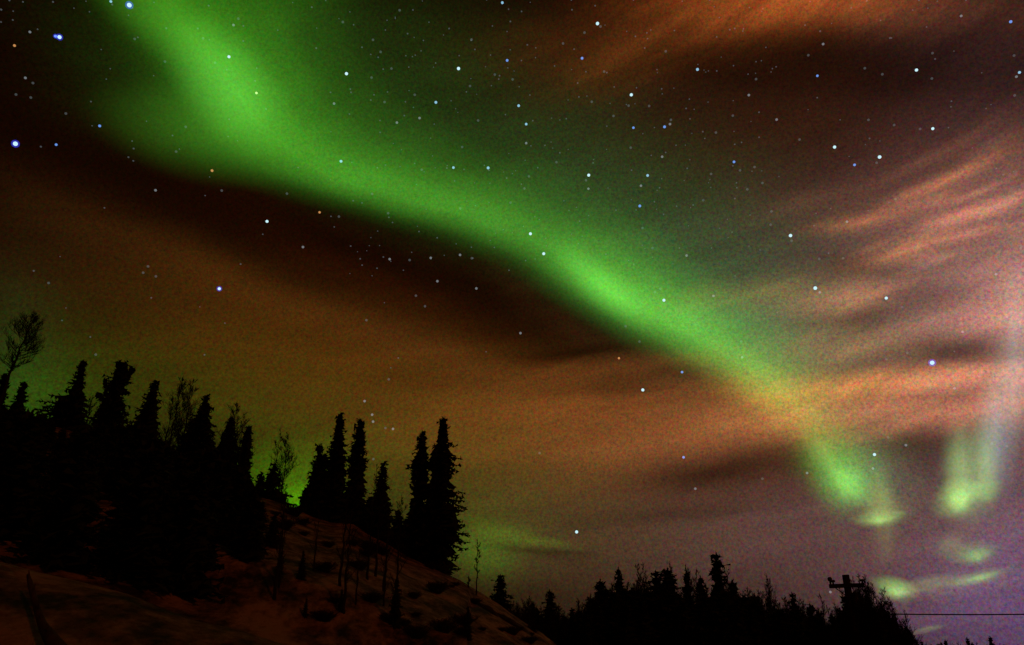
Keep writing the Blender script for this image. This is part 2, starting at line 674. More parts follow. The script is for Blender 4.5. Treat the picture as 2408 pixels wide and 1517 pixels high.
    ad = N('ShaderNodeAddShader')
    t.links.new(em.outputs[0], ad.inputs[0])
    t.links.new(tr.outputs[0], ad.inputs[1])
    out = N('ShaderNodeOutputMaterial')
    t.links.new(ad.outputs[0], out.inputs['Surface'])
    return m


def sky_pt(px, py, R):
    return CAM + ray(px, py).normalized() * R


def spline(pts, n):
    """Catmull-Rom through tuples"""
    out = []
    P = [pts[0]] + list(pts) + [pts[-1]]
    seg = len(pts) - 1
    for i in range(n + 1):
        u = i / n * seg
        k = min(int(u), seg - 1)
        f = u - k
        a, b, c, d = (np.array(P[k + j], float) for j in range(4))
        out.append(0.5 * ((2 * b) + (-a + c) * f + (2 * a - 5 * b + 4 * c - d) * f * f + (-a + 3 * b - 3 * c + d) * f ** 3))
    return out


def uv_sheet(name, rows, m, parent):
    """rows[i][j] = point; UV = (i, j) normalised"""
    me = bpy.data.meshes.new(name)
    ni, nj = len(rows), len(rows[0])
    v = [tuple(p) for r_ in rows for p in r_]
    f = [(i * nj + j, (i + 1) * nj + j, (i + 1) * nj + j + 1, i * nj + j + 1) for i in range(ni - 1) for j in range(nj - 1)]
    me.from_pydata(v, [], f)
    ul = me.uv_layers.new(name='UVMap')
    for lp in me.loops:
        i, j = divmod(lp.vertex_index, nj)
        ul.data[lp.index].uv = (i / (ni - 1), j / (nj - 1))
    me.materials.append(m)
    me.update()
    o = link(name, me, parent)
    return o


# lower edge, brightest line, upper soft edge (stations along the band)
BAND = [
    ((-60, -250), (180, -330), (880, -440)),
    ((50, -60), (330, -120), (960, -290)),
    ((160, 110), (430, 55), (960, -140)),
    ((300, 290), (545, 200), (930, 30)),
    ((400, 420), (640, 325), (1000, 150)),
    ((600, 480), (780, 412), (1090, 240)),
    ((820, 540), (950, 465), (1210, 300)),
    ((1010, 595), (1130, 520), (1350, 340)),
    ((1170, 670), (1295, 590), (1480, 430)),
    ((1300, 755), (1418, 672), (1600, 510)),
    ((1430, 830), (1540, 742), (1710, 600)),
    ((1570, 905), (1670, 812), (1820, 680)),
    ((1690, 975), (1785, 882), (1930, 760)),
    ((1780, 1040), (1880, 965), (2010, 860)),
    ((1810, 1120), (1935, 1060), (2060, 980)),
    ((1890, 1205), (1985, 1135), (2110, 1070)),
    ((1960, 1280), (2030, 1200), (2130, 1170)),
]
R_AUR = 9000.0
flat = [(*a, *b, *c) for a, b, c in BAND]
sm = spline(flat, 160)
rows = []
for q in sm:
    L, K, U = q[0:2], q[2:4], q[4:6]
    r_ = []
    for j in range(25):
        tt = j / 24
        if tt < 0.3:
            p2 = L + (K - L) * (tt / 0.3)
        else:
            p2 = K + (U - K) * ((tt - 0.3) / 0.7)
        r_.append(sky_pt(p2[0], p2[1], R_AUR))
    rows.append(r_)
aur = empty('aurora', (0, 0, 0), 'broad green aurora band sweeping down across the starry sky', 'aurora')
nst = len(BAND) - 1


def stp(k):
    return k / nst


A = [(stp(0), .32), (stp(1), .38), (stp(2), .46), (stp(3), .58), (stp(4), .56), (stp(5), .56), (stp(6), .52), (stp(7), .46), (stp(8), .52),
     (stp(9), .78), (stp(10), .82), (stp(11), .66), (stp(12), .44), (stp(13), .17), (stp(13.9), .34), (stp(15), .66), (stp(15.6), .2), (1.0, 0.0)]
T = [(0.0, 0.0), (0.08, 0.10), (0.18, 0.50), (0.28, 0.93), (0.35, 1.0), (0.46, 0.84), (0.60, 0.56), (0.80, 0.24), (1.0, 0.0)]
mb = aurora_mat('aurora_green', 'band', lin((76, 178, 26)), lin((122, 226, 80)), 0.86, A, T, noise_amp=0.28, nscale=(16, 2.2))
uv_sheet('light_band', rows, mb, aur)


def disc_sheet(name, x, y, sx, sy, rot, m, R):
    r = math.radians(rot)
    rows = []
    for i in range(13):
        q = []
        for j in range(13):
            a, b = (i / 6 - 1) * sx, (j / 6 - 1) * sy
            q.append(sky_pt(x + a * math.cos(r) - b * math.sin(r), y - a * math.sin(r) - b * math.cos(r), R))
        rows.append(q)
    return uv_sheet(name, rows, m, aur)


m_lobe = aurora_mat('aurora_lobe', 'disc', lin((58, 128, 22)), lin((62, 150, 28)), 1.0, noise_amp=0.15, nscale=(3, 3))
m_lobe2 = aurora_mat('aurora_faint_lobe', 'disc', lin((36, 74, 14)), lin((50, 112, 22)), 1.0, noise_amp=0.3, nscale=(3, 3))
disc_sheet('light_lobe', 470, 300, 340, 150, -14, m_lobe2, 8900)
m_core = aurora_mat('aurora_core', 'disc', lin((62, 134, 42)), lin((62, 134, 42)), 1.0, noise_amp=0.15, nscale=(3, 3))
disc_sheet('light_lobe', 532, 195, 240, 135, -48, m_core, 8880)
disc_sheet('light_knot', 1425, 680, 190, 62, -37, m_core, 8870)
disc_sheet('light_lobe', 380, 40, 300, 110, -35, m_lobe2, 8860)
m_col = aurora_mat('aurora_curtain', 'disc', lin((66, 92, 50)), lin((74, 98, 64)), 1.0, noise_amp=0.35, nscale=(5, 1))
for x, y, sx, sy in ((2250, 1090, 50, 170), (2285, 1090, 56, 190), (2320, 1080, 50, 170), (2280, 1130, 100, 160)):
    disc_sheet('light_curtain', x, y, sx, sy, 1, m_col, 8840)
m_col2 = aurora_mat('aurora_pale_curtain', 'disc', lin((76, 98, 90)), lin((84, 98, 104)), 1.0, noise_amp=0.3, nscale=(4, 1))
for x, y, sx, sy in ((2330, 1020, 50, 200), (2358, 990, 50, 260), (2390, 850, 50, 300)):
    disc_sheet('light_curtain', x, y, sx, sy, 1, m_col2, 8820)
m_col3 = aurora_mat('aurora_faint_curtain', 'disc', lin((60, 66, 26)), lin((60, 66, 26)), 1.0, noise_amp=0.4, nscale=(6, 2))
disc_sheet('light_curtain', 2080, 1230, 50, 150, 0, m_col3, 8830)
m_pat2 = aurora_mat('aurora_faint_patch', 'patch', lin((70, 84, 36)), lin((74, 90, 42)), 1.0, noise_amp=0.6, nscale=(2.5, 3.5))
m_pat = aurora_mat('aurora_patch', 'patch', lin((100, 142, 62)), lin((110, 148, 78)), 1.0, noise_amp=0.7, nscale=(2.2, 2.6))
m_pat3 = aurora_mat('aurora_soft_patch', 'patch', lin((74, 122, 46)), lin((76, 124, 52)), 1.0, noise_amp=0.5, nscale=(2.2, 2.6))
for x, y, sx, sy, rot, m_ in ((2250, 1174, 80, 62, 24, m_pat), (2262, 1160, 70, 40, 10, m_pat3), (2318, 1153, 52, 44, 20, m_pat3), (2066, 1217, 80, 30, 5, m_pat),
                              (2252, 1120, 48, 130, 2, m_pat2), (2066, 1165, 46, 90, 0, m_pat2), (2320, 1100, 34, 100, 2, m_pat2),
                              (2256, 1178, 40, 34, 24, m_pat), (2072, 1222, 44, 14, 5, m_pat3), (2298, 1306, 40, 20, 8, m_pat3), (2112, 1392, 34, 16, -8, m_pat),
                              (2310, 1356, 50, 10, 14, m_pat3),
                              (2293, 1303, 76, 38, 10, m_pat3), (2238, 1285, 60, 44, 0, m_pat2), (2303, 1358, 96, 22, 14, m_pat3),
                              (2095, 1374, 64, 26, -14, m_pat3), (2108, 1388, 66, 36, -10, m_pat), (2000, 1142, 80, 52, -50, m_pat3),
                              (1930, 1065, 90, 40, -52, m_pat2), (2075, 1200, 90, 60, 0, m_pat2), (2190, 1372, 170, 26, 8, m_pat2)):
    disc_sheet('light_patch', x, y, sx, sy, rot, m_, 8790)
disc_sheet('light_patch', 2180, 1480, 60, 11, 13, m_pat2, 8780)

# ------------------------------------------------------------------ stars
R_STAR = 8000.0


def star_mat(name, col, strength, add_=True):
    m = bpy.data.materials.new(name)
    m.use_nodes = True
    m.cycles.emission_sampling = 'NONE'
    t = m.node_tree
    t.nodes.clear()
    em = t.nodes.new('ShaderNodeEmission')
    em.inputs['Color'].default_value = (*col, 1)
    nz = t.nodes.new('ShaderNodeTexNoise')
    nz.inputs['Scale'].default_value = 0.05
    ma = t.nodes.new('ShaderNodeMath')
    ma.operation = 'MULTIPLY_ADD'
    ma.inputs[1].default_value = 0.3 * strength
    ma.inputs[2].default_value = 0.85 * strength
    t.links.new(nz.outputs[0], ma.inputs[0])
    t.links.new(ma.outputs[0], em.inputs['Strength'])
    out = t.nodes.new('ShaderNodeOutputMaterial')
    if add_:
        tr = t.nodes.new('ShaderNodeBsdfTransparent')
        ad = t.nodes.new('ShaderNodeAddShader')
        t.links.new(em.outputs[0], ad.inputs[0])
        t.links.new(tr.outputs[0], ad.inputs[1])
        t.links.new(ad.outputs[0], out.inputs['Surface'])
    else:
        t.links.new(em.outputs[0], out.inputs['Surface'])
    return m


def star_mesh(name, m):
    bm = bmesh.new()
    bmesh.ops.create_icosphere(bm, subdivisions=2, radius=1.0)
    me = bpy.data.meshes.new(name)
    bm.to_mesh(me)
    bm.free()
    me.materials.append(m)
    return me


STC = {
    'W': star_mesh('star_white', star_mat('star_white_glow', (0.62, 0.93, 1.0), 1.0, False)),
    'B': star_mesh('star_blue', star_mat('star_blue_glow', (0.16, 0.36, 0.95), 0.42)),
    'C': star_mesh('star_cyan', star_mat('star_cyan_glow', (0.30, 0.62, 0.85), 0.42)),
    'O': star_mesh('star_orange', star_mat('star_orange_glow', (0.80, 0.36, 0.12), 0.34)),
    'Y': star_mesh('star_yellow', star_mat('star_yellow_glow', (0.55, 0.75, 0.30), 0.5)),
    'f': star_mesh('star_faint', star_mat('star_faint_glow', (0.50, 0.62, 0.66), 0.045)),
    'g': star_mesh('star_dim', star_mat('star_dim_glow', (0.48, 0.55, 0.60), 0.15)),
    'h': star_mesh('halo', star_mat('halo_glow', (0.05, 0.06, 0.9), 0.20)),
}
PXS = W0 / 3390.0
BRIGHT = [  # source x, y, radius(px of the original), colour, halo, label
    (428, 17, 8.5, 'W', 1, 'big bright star at the top edge inside the green aurora'),
    (197, 123, 7.2, 'W', 1, 'bright right star of the close pair near the upper left corner'),
    (184, 120, 5.0, 'B', 1, 'smaller blue left star of the close pair near the upper left corner'),
    (51, 476, 8.5, 'W', 1, 'big bright blue-rimmed star at the far left in the black sky'),
    (186, 479, 4.8, 'B', 0, 'small blue star right of the big far left star'),
    (330, 417, 5.2, 'B', 0, 'blue star just under the left faint lobe of the aurora'),
    (758, 188, 5.6, 'W', 0, 'bright star inside the widest part of the green band'),
    (849, 308, 4.8, 'Y', 0, 'yellowish star inside the green band at its bright swelling'),
    (702, 565, 5.2, 'O', 0, 'orange star on the lower dark edge of the aurora at left'),
    (48, 151, 5.0, 'O', 0, 'orange star near the upper left corner'),
    (1147, 244, 6.0, 'W', 0, 'white star right of the bright swelling of the aurora'),
    (1518, 227, 6.2, 'W', 0, 'white star at upper centre in the dark green sky'),
    (1679, 200, 5.2, 'B', 0, 'blue star at upper centre right of a white star'),
    (1978, 78, 6.4, 'W', 0, 'white star in the orange cloud at the top edge'),
    (2090, 314, 6.0, 'W', 0, 'white star under the orange cloud right of centre'),
    (1949, 580, 5.8, 'W', 0, 'white star topmost of three in a short vertical row'),
    (1948, 625, 4.6, 'g', 0, 'dim star lowest of three in a short vertical row'),
    (2144, 581, 5.2, 'C', 0, 'pale star right of the short vertical row of three'),
    (2200, 420, 5.4, 'B', 0, 'blue star beside two faint reddish ones right of centre'),
    (2309, 230, 5.6, 'C', 0, 'bluish star on the lower rim of the orange top cloud'),
    (1927, 193, 5.2, 'B', 0, 'blue star in the dim left end of the orange top cloud'),
    (1616, 556, 5.6, 'C', 0, 'bluish right star of the pair above the middle of the band'),
    (1501, 555, 5.0, 'C', 0, 'paler left star of the pair above the middle of the band'),
    (1129, 534, 5.4, 'C', 0, 'pale cyan star on the upper middle of the green band'),
    (1756, 774, 5.8, 'W', 0, 'upper left of two white stars over the centre of the band'),
    (1800, 840, 5.8, 'W', 0, 'lower right of two white stars over the centre of the band'),
    (2118, 682, 5.4, 'B', 0, 'blue star above the brightest knot of the aurora'),
    (2198, 994, 5.8, 'W', 0, 'bright star on the upper rim of the band right of its knot'),
    (3034, 232, 5.8, 'W', 0, 'white star in the dark gap at the upper right'),
    (3088, 426, 5.6, 'W', 0, 'white star just above the fan of orange wisps'),
    (2763, 487, 6.0, 'W', 0, 'left of two bright stars left of the orange wisps'),
    (2912, 520, 6.6, 'W', 0, 'right and bigger of two bright stars left of the orange wisps'),
    (2829, 546, 5.0, 'B', 0, 'blue star between and below two bright ones by the wisps'),
    (3346, 72, 5.6, 'B', 0, 'blue star near the upper right corner'),
    (3375, 240, 5.2, 'C', 0, 'bluish star at the right edge high up'),
    (2617, 780, 6.4, 'W', 0, 'bright star at the left end of the orange wisps'),
    (2699, 954, 7.0, 'W', 0, 'bright star with a dim companion above the lower orange bands'),
    (2934, 987, 5.8, 'W', 0, 'bright star in the dark patch below the wisps'),
    (3086, 1201, 8.2, 'W', 1, 'biggest blue-rimmed star at right, above the long orange band'),
    (2895, 1505, 5.8, 'W', 0, 'bright star right of the lower tail of the aurora'),
    (2128, 1291, 6.0, 'W', 0, 'bright star below the band in the brown streaked cloud'),
    (2258, 1232, 4.8, 'B', 0, 'small bluish star near the lower rim of the band'),
    (2263, 1514, 5.0, 'B', 0, 'bluish star in brown cloud left of the dark purple streak'),
    (1909, 1761, 6.0, 'W', 0, 'bright star low over the distant treeline'),
    (726, 956, 5.8, 'W', 1, 'bright star in the brown sky over the left spruces'),
    (884, 733, 5.6, 'W', 0, 'bright star in the dark gap under the aurora at left'),
    (367, 5, 5.0, 'C', 0, 'pale star on the top edge left of the big one in the aurora'),
    (1663, 9, 5.2, 'C', 0, 'pale bluish star on the top edge at centre'),
    (1717, 350, 5.2, 'C', 0, 'upper of two pale stars in a column near the centre top'),
    (1742, 411, 5.0, 'C', 0, 'lower of two pale stars in a column near the centre top'),
    (1443, 339, 5.4, 'C', 0, 'pale star alone in dark green sky right of the swelling'),
    (2430, 536, 5.0, 'B', 0, 'small blue star midway between centre and the orange wisps'),
    (2097, 423, 4.8, 'B', 0, 'small blue star left of another blue one right of centre'),
    (2706, 251, 4.6, 'B', 0, 'small blue star in the dark gap under the top cloud'),
    (1058, 703, 4.6, 'O', 0, 'small orange star just under the band at left centre'),
    (2049, 1186, 4.4, 'O', 0, 'small orange star below the band in brown cloud'),
]
DIMS = [(2479, 315), (1314, 406), (1003, 818), (1290, 858), (1426, 854), (1523, 844), (1448, 931), (1577, 955), (1723, 1103),
        (2273, 846), (2362, 980), (2714, 968), (3298, 908), (3187, 1099), (3160, 1286), (2457, 1183), (2890, 1551), (2999, 1474),
        (2672, 1566), (2302, 1618), (1207, 1328), (1235, 1396), (1301, 1420), (2749, 1960), (1742, 474), (2192, 519), (2218, 411),
        (2571, 396), (2725, 146), (3182, 53), (2804, 734), (84, 258), (99, 106), (515, 630), (1106, 343), (1389, 391), (3365, 254),
        (2122, 615), (1232, 1373), (773, 83)]
FAINT = [(53, 313), (712, 208), (446, 129), (672, 127), (615, 420), (583, 502), (789, 62), (546, 204), (1323, 34), (1135, 73), (1561, 131),
         (1260, 172), (1230, 257), (1556, 285), (1373, 314), (1638, 247), (1697, 263), (1583, 399), (1273, 338), (1235, 132), (1296, 227),
         (1530, 487), (1396, 562), (1988, 88), (1935, 108), (2221, 397), (2426, 383), (2370, 439), (2088, 489), (1959, 337), (2031, 384),
         (2149, 351), (2000, 237), (2204, 170), (1751, 584), (1842, 537), (2354, 576), (2450, 564), (2498, 553), (2503, 262), (1940, 597),
         (2863, 226), (2921, 246), (2676, 183), (2875, 397), (2960, 414), (3046, 427), (3087, 176), (3357, 184), (3359, 316), (2647, 462),
         (2902, 539), (3085, 260), (474, 903), (490, 882), (516, 915), (161, 937), (950, 641), (1232, 642), (1356, 861), (1562, 855),
         (1377, 979), (1407, 1014), (1213, 1060), (1690, 671), (1285, 706), (1524, 690), (1122, 717), (2186, 956), (2168, 967), (2160, 821),
         (2127, 755), (2071, 1080), (2474, 627), (2524, 606), (2328, 663), (1736, 624), (2621, 797), (2554, 700), (2551, 744), (2965, 659),
         (2712, 857), (2791, 855), (3379, 822), (2986, 1017), (2940, 1448), (2934, 1189), (2454, 1130), (3283, 1469), (3333, 1477),
         (3003, 1168), (2117, 1131), (1786, 1500), (1276, 1417), (1236, 1520), (317, 1174), (1287, 1256), (734, 631), (109, 275), (102, 323),
         (218, 376), (2081, 350), (1864, 144), (2524, 1585)]


def star(sx, sy, rad, key, label, group=None, halo=0):
    x, y = sx * PXS, sy * PXS
    pos = sky_pt(x, y, R_STAR)
    r = rad * PXS / F * R_STAR * (ray(x, y).length ** -1) * 0.86
    o = link('star', STC[key])
    o.location = pos
    o.scale = (r, r, r)
    tag(o, label, 'star', group)
    if halo:
        h = link('halo', STC['h'], o)
        h.scale = (1.75, 1.75, 1.75)


for sx, sy, rad, key, halo, label in BRIGHT:
    star(sx, sy, rad, key, label, 'bright stars of the night sky', halo)
for sx, sy in DIMS:
    star(sx, sy, 4.9, 'g', 'small dim whitish star among brighter ones', 'dim stars of the night sky')
for sx, sy in FAINT:
    star(sx, sy, 4.9, 'f', 'very faint tiny grey star, barely visible', 'faint stars of the night sky')


# the dust of stars too faint to count
rg = random.Random(12)
bmf = bmesh.new()
for _ in range(420):
    x, y = rg.uniform(0, 2400), rg.uniform(0, 1)
    y = y * y * 900
    if _ % 2:
        x, y = rg.uniform(800, 1800), rg.uniform(0, 650)
    r_ = rg.uniform(2.0, 3.4) * PXS / F * R_STAR * 0.9
    mt = Matrix.Translation(sky_pt(x, y, R_STAR + 120)) @ Matrix.Scale(r_, 4)
    bmesh.ops.create_icosphere(bmf, subdivisions=1, radius=1.0, matrix=mt)
me = bpy.data.meshes.new('star_dust')
bmf.to_mesh(me)
bmf.free()
me.materials.append(star_mat('star_dust_glow', (0.5, 0.6, 0.7), 0.05))
tag(link('star_dust', me), 'scatter of faintest pinprick stars across the upper night sky', 'stars', kind='stuff')


# ------------------------------------------------------------------ spruces
def spruce_meshes(name, h, prof, rg, droop=0.35, step=0.34, leaf=0.27, dens=1.0, core=0.84, bend=0.0):
    """prof: list of (height fraction from the top, half width to the left, to the right, metres)"""
    tr = MB()
    n = 9
    pts = [Vector((bend * math.sin(3 * i / n) * (i / n), 0, h * i / n)) for i in range(n + 1)]
    rb = 0.012 * h + 0.05
    tr.tube(pts, [max(rb * (1 - i / n) ** 0.9, 0.012) for i in range(n + 1)], 7)
    fo = MB()
    fr = [q[0] for q in prof]
    wl = [q[1] for q in prof]
    wr = [q[2] for q in prof]
    z = h * 0.995
    # leader
    for k in range(9):
        a = rg.uniform(0, 6.28)
        zz = h - rg.uniform(0, 0.55)
        ln = (h - zz) * 0.25 + 0.05
        b = Vector((math.cos(a) * ln, math.sin(a) * ln, zz + 0.12))
        fo.tri(Vector((0, 0, zz - 0.12)), Vector((0, 0, zz + 0.22)), b)
    while z > h * 0.04:
        f_ = 1 - z / h
        base_l, base_r = float(np.interp(f_, fr, wl)), float(np.interp(f_, fr, wr))
        wj = rg.uniform(0.7, 1.2)
        nb = int((6 + 5 * min(1, f_ * 2.5)) * dens)
        ph = rg.uniform(0, 6.28)
        for k in range(nb):
            a = ph + 6.283 * k / nb + rg.uniform(-0.25, 0.25)
            ca = math.cos(a)
            w = base_r * (0.5 + 0.5 * ca) + base_l * (0.5 - 0.5 * ca)
            L = w * wj * rg.uniform(0.68, 1.0)
            if rg.random() < 0.06:
                L *= 1.3
            if L < 0.06:
                continue
            dr = droop * (0.4 + 0.9 * f_) * rg.uniform(0.7, 1.3)
            zz = z + rg.uniform(-0.12, 0.12)
            cx = bend * math.sin(3 * zz / h) * (zz / h)
            d = Vector((math.cos(a), math.sin(a), 0))
            sd_ = Vector((-math.sin(a), math.cos(a), 0))
            nseg = max(2, int(L / (leaf * 0.62)))
            prev = None
            for i in range(nseg + 1):
                u = i / nseg
                # droops, then the tip lifts a little
                c_ = Vector((cx, 0, zz)) + d * (L * u) + Vector((0, 0, -dr * L * (u - 0.35 * u * u * u)))
                if prev is not None:
                    wd = leaf * (1.15 - 0.75 * u) * rg.uniform(0.7, 1.25)
                    dn = Vector((0, 0, -wd * rg.uniform(0.6, 1.35)))
                    # flat spray to both sides and a hanging fringe
                    fo.tri(prev, c_ + d * wd * 0.5, prev + sd_ * wd * rg.uniform(0.7, 1.2) + d * wd * 0.6 + dn * 0.35)
                    fo.tri(prev, c_ + d * wd * 0.5, prev - sd_ * wd * rg.uniform(0.7, 1.2) + d * wd * 0.6 + dn * 0.35)
                    fo.tri(prev, c_ + d * wd * 0.3, (prev + c_) / 2 + dn + sd_ * rg.uniform(-0.1, 0.1))
                    if u > 0.45:
                        for _ in range(2):        # needle clumps, denser towards the tip
                            q1 = Vector((rg.uniform(-1, 1), rg.uniform(-1, 1), rg.uniform(-1, 0.6))) * leaf * 0.85
                            q2 = Vector((rg.uniform(-1, 1), rg.uniform(-1, 1), rg.uniform(-1, 0.6))) * leaf * 0.85
                            fo.tri(c_, c_ + q1, c_ + q2)
                    if i == nseg:
                        fo.tri(c_, c_ + d * wd * 0.9 + Vector((0, 0, wd * 0.25)), c_ + dn * 0.6 + d * wd * 0.2)
                prev = c_
        # dense inner needles close to the trunk
        wi = core * (base_l + base_r) / 2
        for k in range(int(12 * dens)):
            a = rg.uniform(0, 6.28)
            d = Vector((math.cos(a), math.sin(a), 0))
            sd_ = Vector((-math.sin(a), math.cos(a), 0))
            c0 = Vector((0, 0, z + rg.uniform(-0.2, 0.2)))
            wk = wi * rg.uniform(0.7, 1.25)
            fo.quad(c0, c0 + d * wk * 0.6 + sd_ * 0.35 * wk + Vector((0, 0, -0.05)), c0 + d * wk + Vector((0, 0, -0.25 - 0.2 * wk)), c0 + d * wk * 0.4 - sd_ * 0.3 * wk + Vector((0, 0, -0.5)))
        z -= step * rg.uniform(0.8, 1.2) * (0.55 + 0.45 * min(1, f_ * 4))
    return tr.mesh('trunk', M_BARK, True), fo.mesh('crown', M_NEEDLE)


def place_tree(name, me, loc, label, cat, group, rz=0.0, s=1.0, sz=None):
    o = empty(name, loc, label, cat, group)
    link('trunk', me[0], o)
    link('crown', me[1], o)
    o.rotation_euler.z = rz
    o.scale = (s, s, sz or s)
    return o


def base_on_ray(px, py, D):
    p = at(px, py, D)
    z0 = zt(p.x, p.y)
    return p, z0


def named_spruce(tip, D, prof_px, label, seed, droop=0.35, leaf=0.31, step=0.40, dens=1.0, group='spruces standing along the crest of the hill'):
    """tip and profile measured on the photograph, turned into metres at distance D"""
    rg = random.Random(seed)
    top, z0 = base_on_ray(tip[0], tip[1], D)
    h = top.z - z0 + 0.15
    rd = ray(tip[0], tip[1])
    k = D / math.hypot(rd.x, rd.y) / F          # metres per picture unit there
    prof = [(max(0.0, min(1.0, (y - tip[1]) * k / h)), l * k * 1.3 + 0.08, r * k * 1.3 + 0.08) for y, l, r in prof_px]
    me = spruce_meshes(name='spruce', h=h, prof=prof, rg=rg, droop=droop, leaf=leaf, step=step, dens=dens)
    az = math.atan2(top.x, top.y)
    o = place_tree('spruce_tree', me, (top.x, top.y, z0 - 0.15), label, 'spruce tree', group, -az)
    return o, h, k


SPR = [
    ((14, 884), 60, [(884, 1, 1), (930, 9, 9), (1000, 26, 22), (1080, 40, 40)], 'small pointed spruce leftmost on the hill, beside the leaning bare tree', 1),
    ((57, 902), 61, [(902, 1, 1), (935, 8, 9), (960, 14, 14), (990, 22, 26), (1080, 45, 45)], 'spruce behind the lower trunk of the leaning bare tree', 2),
    ((197, 850), 56, [(850, 1, 1), (880, 6, 4), (905, 20, 6), (925, 50 * .5, 12), (940, 50, 14), (958, 58, 12), (975, 44, 22), (1000, 62, 34), (1080, 70, 50)],
     'ragged spruce with long left branches, second tall one from the left edge', 3),
    ((365, 898), 56, [(898, 1, 1), (915, 8, 6), (950, 16, 12), (985, 28, 16), (1020, 32, 20), (1080, 46, 36)], 'slim spruce right of the broken-topped spruce', 5),
    ((486, 932), 57, [(932, 1, 1), (960, 9, 10), (985, 20, 16), (1010, 32, 26), (1040, 44, 34), (1100, 60, 45)], 'broad spruce in front of the bare twin-stemmed trees', 6),
    ((585, 1004), 57, [(1004, 1, 1), (1030, 9, 8), (1060, 13, 11), (1100, 16, 14), (1180, 28, 30)], 'narrow spruce at the right end of the left stand, beside the green glow', 7),
    ((545, 985), 60, [(985, 1, 1), (1010, 12, 12), (1050, 22, 22), (1120, 34, 32)], 'rounded spruce below the bare trees left of the green glow', 8),
    ((614, 1116), 57, [(1116, 1, 1), (1140, 9, 9), (1190, 22, 22)], 'very small spruce on the crest inside the green glow', 9),
    ((646, 1094), 56, [(1094, 1, 1), (1110, 9, 8), (1135, 20, 24), (1170, 30, 42), (1210, 34, 44)], 'short bushy spruce right of the green glow under thin bare trees', 10),
    ((752, 1050), 54, [(1050, 1, 1), (1070, 6, 5), (1100, 13, 10), (1140, 17, 14), (1180, 26, 20), (1230, 34, 26)], 'short spruce left of the twin tall spruces', 11),
    ((764, 1068), 57, [(1068, 1, 1), (1095, 7, 7), (1140, 16, 14), (1230, 30, 26)], 'second tip close beside the short spruce left of the twins', 12),
    ((802, 973), 53, [(973, 1, 1), (990, 5, 5), (1020, 10, 8), (1040, 14, 12), (1065, 22, 14), (1090, 20, 18), (1140, 26, 22), (1240, 40, 34)],
     'tall slender spruce, left of the twin pair at mid crest', 13),
    ((849, 988), 53, [(988, 1, 1), (1005, 8, 5), (1030, 12, 8), (1070, 18, 18), (1090, 20, 16), (1140, 22, 16), (1180, 24, 22), (1250, 34, 30)],
     'tall slender spruce, right of the twin pair at mid crest', 14),
    ((902, 1092), 52, [(1092, 1, 1), (1120, 9, 5), (1150, 14, 9), (1175, 22, 16), (1210, 36, 24), (1280, 44, 34)], 'medium spruce standing alone between the twins and the tallest pair', 15),
    ((937, 1205), 52, [(1205, 1, 1), (1225, 8, 9), (1290, 26, 34)], 'tiny spruce at the foot of the medium spruce', 16),
    ((994, 1017), 51, [(1017, 1, 1), (1035, 6, 5), (1060, 9, 8), (1078, 20, 14), (1095, 26, 14), (1120, 14, 16), (1150, 20, 18), (1190, 22, 22), (1230, 36, 28), (1340, 44, 34)],
     'left tree of the two tallest spruces at the right end of the hill', 17),
    ((1043, 985), 50, [(985, 2, 2), (1000, 6, 7), (1040, 9, 16), (1060, 22, 22), (1078, 16, 34), (1100, 20, 32), (1115, 22, 24), (1150, 24, 44), (1172, 26, 52),
                       (1200, 28, 50), (1240, 32, 54), (1252, 34, 50), (1262, 34, 22), (1290, 36, 34), (1310, 36, 26), (1360, 34, 20)],
     'tallest shaggy spruce with drooping branches at the end of the hill', 18),
    ((722, 1150), 56, [(1150, 2, 2), (1180, 14, 16), (1240, 34, 34)], 'low spruce on the crest just right of the green glow', 40),
    ((784, 1120), 55, [(1120, 2, 2), (1170, 18, 18), (1260, 36, 36)], 'low spruce at the foot of the left twin spruce', 41),
    ((828, 1135), 55, [(1135, 2, 2), (1180, 20, 20), (1270, 40, 40)], 'low spruce filling the gap between the twin spruces', 42),
    ((872, 1172), 54, [(1172, 2, 2), (1210, 18, 20), (1280, 36, 36)], 'low spruce between the right twin and the medium spruce', 43),
    ((960, 1232), 53, [(1232, 2, 2), (1260, 16, 20), (1330, 34, 34)], 'low spruce at the left foot of the two tallest spruces', 44),
    ((1024, 1130), 52, [(1130, 2, 2), (1200, 24, 20), (1340, 50, 34)], 'low dense spruce filling the gap between the two tallest spruces', 19),
]
for tip, D, pf, label, seed in SPR:
    named_spruce(tip, D, pf, label, seed, droop=0.55 if seed in (17, 18) else 0.42)

# spruce with a broken, forked top
o, h, k = named_spruce((289, 856), 56, [(856, 10, 10), (870, 12, 11), (888, 12, 12), (898, 26, 16), (915, 22, 18), (926, 20, 27), (940, 20, 20), (960, 26, 22), (975, 34, 28),
                                        (1000, 40, 26), (1080, 54, 46)],
                       'dark spruce with a broken flat top and forked upturned arms', 4, droop=0.1)
rg = random.Random(77)
arms = [[(6, 898), (17, 886), (22, 870), (20, 864)], [(-10, 962), (-21, 935), (-27, 902)], [(-10, 952), (-28, 948), (-36, 938)], [(-3, 880), (-6, 866), (-8, 857)]]
fo = MB()
for arm in arms:
    pts = spline([(a * k, 0.0, h - (b - 856) * k) for a, b in arm], 8)
    pts = [Vector(q) for q in pts]
    fo.tube(pts, [0.07] * 9, 5)
    for q in pts:
        for _ in range(7):
            a = Vector((rg.uniform(-1, 1), rg.uniform(-1, 1), rg.uniform(-1, 1))).normalized() * 0.30
            b = Vector((rg.uniform(-1, 1), rg.uniform(-1, 1), rg.uniform(-1, 1))).normalized() * 0.24
            fo.tri(q + a, q + b, q - a * 0.7)
fo.build('forked_arm', M_NEEDLE, o)


